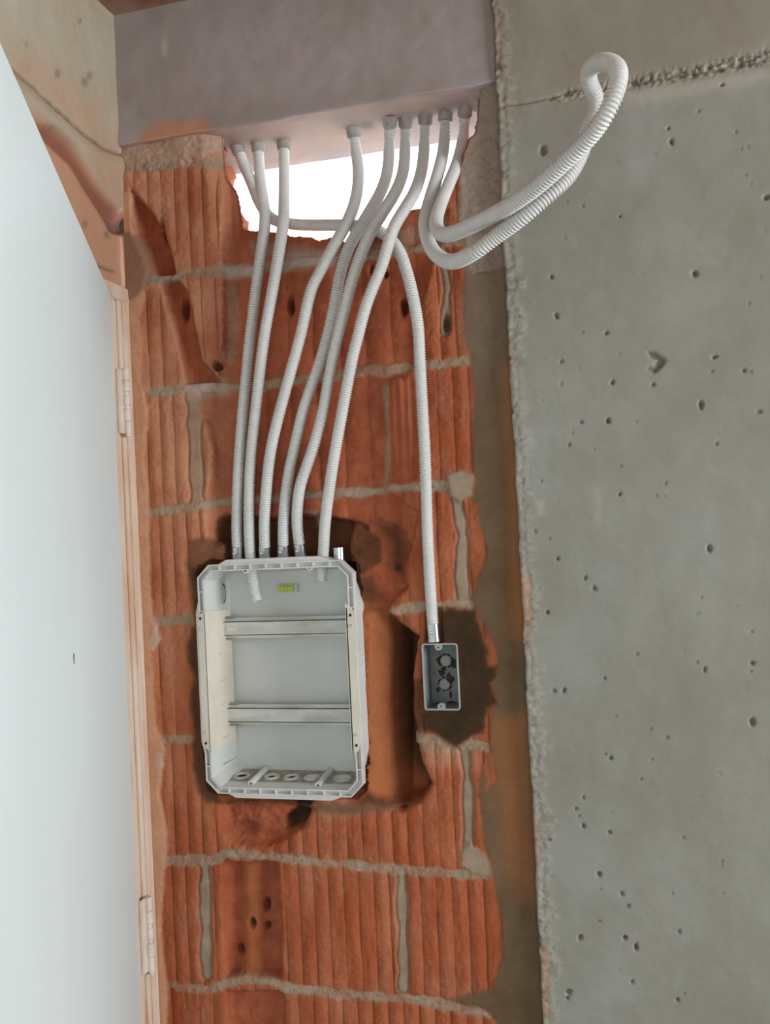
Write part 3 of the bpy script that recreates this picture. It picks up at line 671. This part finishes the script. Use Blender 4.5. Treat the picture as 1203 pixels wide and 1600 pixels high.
# side brackets
zt = P(315,955)[2]; zb = P(325,1168)[2]
def bracket(side):
    b = MB()
    if side < 0:
        x0, x1 = cx0-0.001, cx0+0.0125; xi = cx0+0.0125
        b.prism([(x0,zb+0.012),(x0+0.004,zb+0.002),(x1,zb-0.006),(x1,zt),(x0+0.004,zt-0.004),(x0,zt-0.014)], YF-0.003, YF-0.0005)
        b.add([(xi-0.001,YF-0.003,zt),(xi-0.001,YF-0.003,zb-0.006),(xi+0.009,YB-0.012,zb-0.001),(xi+0.009,YB-0.012,zt-0.004),
               (xi+0.001,YF-0.003,zt),(xi+0.001,YF-0.003,zb-0.006),(xi+0.011,YB-0.012,zb-0.001),(xi+0.011,YB-0.012,zt-0.004)],
              [(0,1,2,3),(4,7,6,5),(0,4,5,1),(1,5,6,2),(2,6,7,3),(3,7,4,0)])
        hx_ = cx0+0.0045
    else:
        x0, x1 = cx1-0.0165, cx1-0.001; xi = x0
        b.prism([(x0,zb-0.006),(x1-0.004,zb),(x1,zb+0.010),(x1,zt-0.008),(x1-0.006,zt+0.002),(x0,zt+0.008)], YF-0.003, YF-0.0005)
        b.add([(xi+0.001,YF-0.003,zt),(xi+0.001,YF-0.003,zb-0.006),(xi-0.003,YB-0.012,zb-0.001),(xi-0.003,YB-0.012,zt-0.004),
               (xi+0.003,YF-0.003,zt),(xi+0.003,YF-0.003,zb-0.006),(xi-0.001,YB-0.012,zb-0.001),(xi-0.001,YB-0.012,zt-0.004)],
              [(0,1,2,3),(4,7,6,5),(0,4,5,1),(1,5,6,2),(2,6,7,3),(3,7,4,0)])
        hx_ = cx1-0.008
    br = b.build('side_bracket', M_bracket, enc)
    tag(br, 'cream left bracket' if side < 0 else 'cream right bracket')
    for zz, hole_ in ((zt-0.012, 1), (zt-0.030, 0), (zb+0.028, 0), (zb+0.010, 1)):
        q = MB()
        if hole_:
            q.lathe((hx_, YF-0.0042, zz), (0, 1, 0), [(0, 0.0048), (0, 0.0028), (0.0015, 0.0026)], 18); q.build('screw_boss', M_bracket, br, True)
            q = MB(); q.cyl((hx_, YF-0.0034, zz), (hx_, YF-0.0028, zz), 0.0026); q.build('screw_hole', M_dark, br)
        else:
            q.lathe((hx_, YF-0.0055, zz), (0, 1, 0), [(0, 0.0001), (0.0002, 0.0018), (0.001, 0.0028), (0.003, 0.0028)], 14); q.build('screw', M_steel, br, True)
bracket(-1); bracket(1)
# rails
def rail(pyc):
    zc_ = P(450, pyc, 0.055)[2]; x0 = cx0+0.0205; x1 = cx1-0.014; y = 0.050; b = MB()
    h1, h2 = 0.0125, 0.0185
    b.box((x0, y, zc_-h1), (x1, y+0.0015, zc_+h1)); b.box((x0, y, zc_+h1-0.0012), (x1, y+0.0085, zc_+h1)); b.box((x0, y, zc_-h1), (x1, y+0.0085, zc_-h1+0.0012))
    b.box((x0, y+0.0075, zc_+h1-0.0005), (x1, y+0.009, zc_+h2)); b.box((x0, y+0.0075, zc_-h2), (x1, y+0.009, zc_-h1+0.0005))
    r_ = b.build('mounting_rail', M_rail, enc)
    t = MB(); t.box((x0+0.006, y-0.0012, zc_-0.0045), (x0+0.026, y+0.0002, zc_+0.0035), bev=0.0005); t.build('rail_tab', M_bracket, r_)
    t = MB(); t.box((x1-0.012, y-0.0004, zc_-0.004), (x1-0.004, y+0.0002, zc_+0.004)); t.build('rail_slot', M_dark, r_)
    for s_ in (-1, 1):
        t = MB(); t.add([(x0-0.008, y+0.004, zc_+s_*0.019), (x0+0.020, y+0.006, zc_+s_*0.0175), (x0+0.022, y+0.010, zc_+s_*0.0215), (x0-0.008, y+0.006, zc_+s_*0.0215), (x0+0.004, y+0.001, zc_+s_*0.0185)], [(0,1,2,3),(0,4,1)])
        t.build('dust_crust', M_dust, r_)
rail(980); rail(1117)
# ribs along the left inner wall
for py in (1020, 1062, 1098, 1150, 1190):
    b = MB(); zz = P(350, py, 0.05)[2]; b.box((cx0+0.0155, 0.030, zz-0.0008), (cx0+0.0215, 0.084, zz+0.0008)); b.build('wall_rib', M_box, enc)
# posts at the bottom and lugs at the top
for px, py in ((392, 1226), (497, 1229)):
    p = P(px, py, 0.010); p[2] += 0.002; b = MB(); b.lathe((p[0], 0.010, p[2]), (0, 1, 0.09), [(0, 0.0018), (0, 0.0058), (0.073, 0.0066)], 20)
    po = b.build('screw_post', M_box, enc, True); b = MB(); b.cyl((p[0], 0.0105, p[2]), (p[0], 0.0098, p[2]), 0.0018); b.build('screw_hole', M_dark, po)
for px, py in ((384, 892), (484, 887)):
    p = P(px, py, 0.002); b = MB(); b.lathe((p[0], 0.0, p[2]), (0, 1, 0), [(0, 0.0018), (0, 0.0052), (0.01, 0.0052)], 20); b.box((p[0]-0.0052, 0.0005, p[2]), (p[0]+0.0052, 0.01, p[2]+0.01))
    po = b.build('screw_lug', M_rim, enc, True); b = MB(); b.cyl((p[0], 0.0005, p[2]), (p[0], -0.0002, p[2]), 0.0018); b.build('screw_hole', M_dark, po)
# knockouts in the floor of the enclosure
def zfl(y): return cz0+0.0115+0.0085*(y-YF)/(YB-YF)
fn = Vector((0, -0.09, 1)).normalized(); KY = 0.046
for px, broken in ((378, 1), (425, 1), (456, 1), (487, 0), (535, 0)):
    p = P(px, 1218, KY); x = p[0]; b = MB(); o_ = Vector((x, KY, zfl(KY)))
    R_ = 0.0155 if px in (378, 535) else 0.0135
    b.lathe(o_, fn, [(0, R_), (0.0026, R_), (0.0026, R_-0.0018), (0.0008, R_-0.002), (0.0008, R_-0.005), (0.0022, R_-0.0052), (0.0022, R_-0.0065), (0.0002, R_-0.0067)], 28)
    if not broken: b.cyl(o_, o_+fn*0.0016, R_-0.0065)
    ko = b.build('knockout_ring', M_rim, enc, True)
    if broken:
        b = MB(); b.cyl(o_, o_+fn*0.0006, R_-0.0068); b.build('knockout_hole', M_dark, ko)
b = MB(); v4 = []
for (x, y) in ((cx0+0.027, 0.022), (cx1-0.026, 0.022), (cx1-0.026, YB-0.006), (cx0+0.027, YB-0.006)): v4.append((x, y, zfl(y)+0.0005))
b.add(v4+[(x, y, z-0.001) for x, y, z in v4], [(0,1,2,3),(7,6,5,4),(0,4,5,1),(1,5,6,2),(2,6,7,3),(3,7,4,0)]); tag(b.build('cement_dust', M_dust, enc), 'dusty cement layer on the enclosure floor')
# crescent cut in the left inner wall
p = P(338, 928, 0.045); b = MB(); out = []; inn = []
for k in range(13):
    t = math.radians(95+k*13); out.append((0.045-0.019*math.cos(t)*0.8, p[2]+0.019*math.sin(t))); inn.append((0.045-0.009*math.cos(t)*0.8+0.009, p[2]+0.0175*math.sin(t)))
def lx(y): return cx0+0.0118+0.0085*(y-YF)/(YB-YF)+0.0045
vv = []
for (y, z) in out+inn: vv.append((lx(y), y, z))
for (y, z) in out+inn: vv.append((lx(y)-0.0005, y, z))
N = 13; ff = [(k, k+1, N+k+1, N+k) for k in range(N-1)]+[(2*N+k, 3*N+k, 3*N+k+1, 2*N+k+1) for k in range(N-1)]
b.add(vv, ff); b.build('knockout_cut', M_dark, enc)
# bubble level
p = P(449, 919, YB-0.006); lv = MB(); lv.box((p[0]-0.021, YB-0.010, p[2]-0.0068), (p[0]+0.021, YB-0.0035, p[2]+0.0068), bev=0.001)
lvo = lv.build('bubble_level', M_rim, enc)
lv = MB(); lv.cyl((p[0]-0.0145, YB-0.010, p[2]), (p[0]+0.0145, YB-0.010, p[2]), 0.0052, n=24); tag(lv.build('level_vial', M_vial, lvo, True), 'yellow-green vial')
lv = MB(); lv.cyl((p[0]-0.003, YB-0.0104, p[2]), (p[0]-0.0027, YB-0.0104, p[2]), 0.0053, n=24); lv.cyl((p[0]+0.003, YB-0.0104, p[2]), (p[0]+0.0033, YB-0.0104, p[2]), 0.0053, n=24); lv.build('vial_mark', M_dark, lvo)

# ---- couplings
def coupling_mb(p, d, L=0.022, r=0.0108):
    b = MB(); p = Vector(p); d = Vector(d).normalized()
    b.lathe(p, d, [(0, r*0.8), (0, r), (L*0.86, r), (L*0.86, r*1.05), (L, r*1.05), (L, r*0.8)], 28)
    s_ = p+d*L*0.5+Vector((-0.002, -r, 0)); b.lathe(s_+Vector((0, 0.002, 0)), (0, -1, 0), [(0, 0.0032), (0.0028, 0.0030), (0.0034, 0.0022), (0.0034, 0.0001)], 14)
    return b
p = P(530, 862, 0.03)
cp = coupling_mb((p[0], 0.03, cz1-0.002), (0, 0, 1), 0.022).build('conduit_coupling', M_steel, enc, True)
tag(cp, 'shiny empty steel coupling')
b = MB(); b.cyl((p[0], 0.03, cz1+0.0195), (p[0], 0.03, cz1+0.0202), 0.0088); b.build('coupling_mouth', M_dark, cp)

# ---- conduits
def spline(pts, step):
    p = np.array(pts, float); n = len(p)
    q = np.vstack([2*p[0]-p[1], p, 2*p[-1]-p[-2]]); out = []
    for i in range(n-1):
        p0, p1, p2, p3 = q[i:i+4]
        t0 = 0; t1 = t0+np.linalg.norm(p1-p0)**.5; t2 = t1+np.linalg.norm(p2-p1)**.5; t3 = t2+np.linalg.norm(p3-p2)**.5
        for t in np.linspace(t1, t2, 40, endpoint=False):
            A1 = (t1-t)/(t1-t0)*p0+(t-t0)/(t1-t0)*p1; A2 = (t2-t)/(t2-t1)*p1+(t-t1)/(t2-t1)*p2; A3 = (t3-t)/(t3-t2)*p2+(t-t2)/(t3-t2)*p3
            B1 = (t2-t)/(t2-t0)*A1+(t-t0)/(t2-t0)*A2; B2 = (t3-t)/(t3-t1)*A2+(t-t1)/(t3-t1)*A3
            out.append((t2-t)/(t2-t1)*B1+(t-t1)/(t2-t1)*B2)
    out = np.array(out+[p[-1]])
    ker = np.hanning(43)[1:-1]; ker /= ker.sum(); pad = np.vstack([np.repeat(out[:1], 20, 0), out, np.repeat(out[-1:], 20, 0)])
    sm_ = np.column_stack([np.convolve(pad[:,k], ker, 'valid') for k in range(3)]); sm_[0] = out[0]; sm_[-1] = out[-1]; out = sm_
    s = np.concatenate([[0], np.cumsum(np.linalg.norm(np.diff(out, axis=0), axis=1))])
    m_ = int(s[-1]/step)+1; ss = np.linspace(0, s[-1], m_)
    return np.column_stack([np.interp(ss, s, out[:,k]) for k in range(3)]), ss
def corrugated(pts, r=0.0102, pitch=0.0042, nseg=18, dz=0.0019):
    c, ss = spline(pts, pitch/6); n = len(c)
    T = np.gradient(c, axis=0); T /= np.linalg.norm(T, axis=1)[:,None]
    A = np.zeros_like(c); a = np.cross(T[0], [0.3, 1, 0.2]); a /= np.linalg.norm(a); A[0] = a
    for i in range(1, n):
        a = A[i-1]-T[i]*(A[i-1]@T[i]); A[i] = a/np.linalg.norm(a)
    B = np.cross(T, A)
    rad = r-dz*np.clip(0.5-0.75*np.cos(2*np.pi*ss/pitch), 0, 1)
    th = np.arange(nseg)*2*np.pi/nseg
    V = c[:,None,:]+rad[:,None,None]*(A[:,None,:]*np.cos(th)[None,:,None]+B[:,None,:]*np.sin(th)[None,:,None])
    V = V.reshape(-1, 3)
    # inner mouth at the free end
    end = c[-1]+(r-dz-0.0012)*(A[-1]*np.cos(th)[:,None]+B[-1]*np.sin(th)[:,None]); deep = end-T[-1]*0.012
    V = np.vstack([V, end, deep])
    idx = np.arange((n+2)*nseg).reshape(n+2, nseg)
    q = np.stack([idx[:-1], np.roll(idx[:-1], -1, 1), np.roll(idx[1:], -1, 1), idx[1:]], -1).reshape(-1, 4)
    return V, q, c, T
def conduit(name, pts, label, group, start_sleeve=True, coupling=False, both=False):
    V, q, c, T = corrugated(pts)
    me = bpy.data.meshes.new(name); me.from_pydata(V.tolist(), [], q.tolist()); me.update()
    me.polygons.foreach_set('use_smooth', [True]*len(me.polygons)); me.materials.append(M_conduit)
    o = bpy.data.objects.new(name, me); C.objects.link(o); tag(o, label, 'conduit', group)
    for e, on in ((0, start_sleeve), (-1, both)):
        if on:
            s_ = 1 if e == 0 else -1
            b = MB(); b.lathe(Vector(c[e])-Vector(T[e])*0.004*s_, Vector(T[e])*s_, [(0, 0.0128), (0.020, 0.0125), (0.0225, 0.0118), (0.0225, 0.009)], 24)
            sl = b.build('sleeve', M_sleeve, o, True)
    if coupling:
        b = coupling_mb(c[-1]-T[-1]*0.010, T[-1], 0.026 if coupling is True else coupling, 0.0110); tag(b.build('coupling', M_steel, o, True), 'shiny steel coupling')
    return o
M_sleeve = simple('mortar_stained_sleeve', (0.30, 0.27, 0.25), (0.45, 0.42, 0.40), 40, 0.8, 0.2)
def path(top, mids, z=ZB+0.004):
    """top: pixel where the pipe enters the beam's underside; mids: (px,py,y)"""
    t = P(top[0], top[1], z, 2)
    return [t]+[P(a, b_, y) for a, b_, y in mids]
G1 = 'white corrugated conduits running from the beam to the boxes'
conduit('corrugated_conduit', path((403,222), [(405,262,.07),(409,300,.045),(414,333,.02),(413,360,.0),(409,387,-.012),(400,453,-.018),(391,526,-.018),(380,636,-.012),(373,727,-.004),(370,815,.014),(371,862,.026)]),
        'white corrugated conduit, leftmost of those entering the enclosure top', G1, coupling=True)
conduit('corrugated_conduit', path((443,219), [(444,262,.075),(444,300,.045),(443,345,.005),(437,387,-.02),(426,453,-.03),(413,526,-.03),(400,636,-.02),(391,727,-.008),(389,815,.01),(391,868,.026),(395,910,.030),(401,940,.024)]),
        'white corrugated conduit whose longer free end hangs inside the enclosure', G1)
conduit('corrugated_conduit', path((551,198), [(556,235,.08),(560,270,.055),(556,310,.025),(541,350,-.012),(517,392,-.03),(500,425,-.034),(486,453,-.036),(472,515,-.036),(453,585,-.032),(437,643,-.026),(422,709,-.016),(415,782,.0),(413,819,.012),(414,862,.026)]),
        'white corrugated conduit, third from the left at the enclosure top', G1, coupling=True)
conduit('corrugated_conduit', path((609,181), [(608,225,.085),(605,270,.055),(594,302,.03),(575,335,.0),(557,365,-.012),(545,387,-.018),(532,425,-.022),(520,490,-.024),(501,563,-.022),(475,636,-.018),(462,691,-.012),(450,746,-.004),(443,815,.012),(443,860,.026)]),
        'white corrugated conduit, fourth from the left at the enclosure top', G1, coupling=True)
conduit('corrugated_conduit', path((634,181), [(633,225,.085),(630,268,.05),(618,300,.02),(598,332,-.012),(580,362,-.03),(568,387,-.036),(551,435,-.040),(537,490,-.040),(519,563,-.034),(506,636,-.028),(492,691,-.022),(477,735,-.014),(468,764,-.008),(464,815,.012),(469,858,.026)]),
        'white corrugated conduit bent twice, fifth from the left at the enclosure top', G1, coupling=True)
conduit('corrugated_conduit', path((665,177), [(663,225,.08),(659,265,.05),(648,300,.015),(630,330,-.02),(615,356,-.045),(605,387,-.055),(596,417,-.058),(574,471,-.056),(559,526,-.050),(550,563,-.046),(536,636,-.036),(526,691,-.026),(517,746,-.014),(508,815,.006),(505,868,.022),(503,885,.022),(502,907,.024)]),
        'white corrugated conduit, rightmost at the enclosure top, its short end poking inside', G1)
conduit('corrugated_conduit', path((370,227), [(380,256,.07),(393,285,.055),(406,318,.045),(425,342,.04),(455,350,.035),(500,352,.03),(545,352,.02),(585,358,.012),(610,374,.002),(625,395,-.010),(634,420,-.020),(643,453,-.026),(653,508,-.030),(656,563,-.028),(660,636,-.024),(664,709,-.020),(666,771,-.016),(668,834,-.012),(671,896,-.006),(675,960,.003),(677,983,.005)]),
        'white corrugated conduit dropping alone to the small grey box', G1, coupling=0.030)
t9 = P(727,164,ZB+0.004,2); t8 = P(696,173,ZB+0.004,2)
loop = [(724,210,.085),(716,250,.03),(700,290,-.05),(686,325,-.14),(681,350,-.22),(690,366,-.28),(710,364,-.32),(752,345,-.36),(799,320,-.40),(841,290,-.43),(883,252,-.455),(921,214,-.475),(944,182,-.49),(961,146,-.495),(967,118,-.49),(960,102,-.47),(944,97,-.45),(928,102,-.43),
        (919,114,-.41),(921,130,-.395),(930,150,-.38),(930,175,-.37),(918,207,-.37),(905,245,-.375),(884,280,-.385),(855,306,-.39),(818,338,-.385),(780,366,-.37),(743,393,-.36),(710,409,-.33),(686,402,-.28),(671,382,-.23),(664,352,-.18),(670,318,-.10),(684,272,-.02),(694,225,.07)]
conduit('corrugated_conduit', [t9]+[P(a, b_, y) for a, b_, y in loop]+[t8], 'long looped white corrugated conduit hanging out over the grey concrete', None, both=True)

# ---- small grey switch box
sb = empty('switch_box', (-0.315, 0.0, JZ0), 'small grey rectangular flush box set in dark damp mortar', 'electrical box')
b = MB(); x0, x1, z0, z1 = JX0, JX1, JZ0, JZ1; t = 0.0022; yf = -0.006; yb = 0.046; rr_ = 0.005
def rrect(x0, x1, z0, z1, r, k=4):
    out = []
    for cx, cz, a0 in ((x1-r, z0+r, -90), (x1-r, z1-r, 0), (x0+r, z1-r, 90), (x0+r, z0+r, 180)):
        for i in range(k+1):
            a = math.radians(a0+90*i/k); out.append((cx+r*math.cos(a), cz+r*math.sin(a)))
    return out
oo = rrect(x0, x1, z0, z1, rr_); ii = rrect(x0+t, x1-t, z0+t, z1-t, rr_-t)
b.ring(oo, ii, yf+0.003, yb); b.prism(oo, yb-0.002, yb); bodyj = b.build('box_body', M_grey, sb)
b = MB(); b.ring(rrect(x0-0.0006, x1+0.0006, z0-0.0006, z1+0.0006, rr_), rrect(x0+0.0018, x1-0.0018, z0+0.0018, z1-0.0018, rr_-0.002), yf, yf+0.004); b.build('box_rim', M_greyrim, sb)
for s_, zz in ((1, z1), (-1, z0)):
    b = MB(); xc = (x0+x1)/2+(-0.002); pts = [(xc-0.006, zz), (xc+0.006, zz)]+[(xc+0.006*math.cos(a), zz-s_*(0.006+0.005*math.sin(a))) for a in np.linspace(0, math.pi, 9)]
    b.prism(pts, yf+0.0008, yf+0.012); lg = b.build('screw_lug', M_greyrim, sb)
    b = MB(); b.cyl((xc, yf+0.0004, zz-s_*0.006), (xc, yf+0.0012, zz-s_*0.006), 0.0014); b.build('screw_hole', M_dark, lg)
for px, py, r_ in ((697, 1032, 0.0095), (695, 1069, 0.0095)):
    p = P(px, py, yb); b = MB(); b.lathe((p[0], yb-0.0045, p[2]), (0, 1, 0), [(0, 0.0001), (0, r_-0.001), (0.001, r_), (0.003, r_)], 24); b.build('knockout_disc', M_greyrim, sb, True)
b = MB(); rs = np.random.RandomState(3)
def splat(cx, cz, rx, rz, y, n=22):
    vs = [(cx, y-0.003, cz)]
    for k in range(n):
        a = 2*math.pi*k/n; q = 1+0.28*rs.randn(); q = min(max(q, .6), 1.5); vs.append((cx+rx*q*math.cos(a), y, cz+rz*q*math.sin(a)))
    b.add(vs, [(0, 1+k, 1+(k+1) % n) for k in range(n)])
for px, py, rx, rz in ((702,1062,.007,.013),(690,1052,.006,.006),(686,1034,.004,.006),(708,1037,.005,.008),(706,1100,.012,.006),(684,1078,.003,.004),(704,1085,.002,.008),(693,1046,.005,.004)):
    p = P(px, py, yb-0.003); splat(p[0], p[2], rx, rz, yb-0.0026)
for px, py, r_ in ((697, 1032, 0.0112), (696, 1068, 0.0108)):
    p = P(px, py, yb); 
    for k in range(26):
        if (k*7) % 11 < 8:
            a = 2*math.pi*k/26; splat(p[0]+r_*math.cos(a), p[2]+r_*math.sin(a), 0.0017, 0.0017, yb-0.0026, 8)
mo = b.build('mortar_splash', M_wetmortar, sb); tag(mo, 'dark splashes of mortar', None, None, 'stuff')
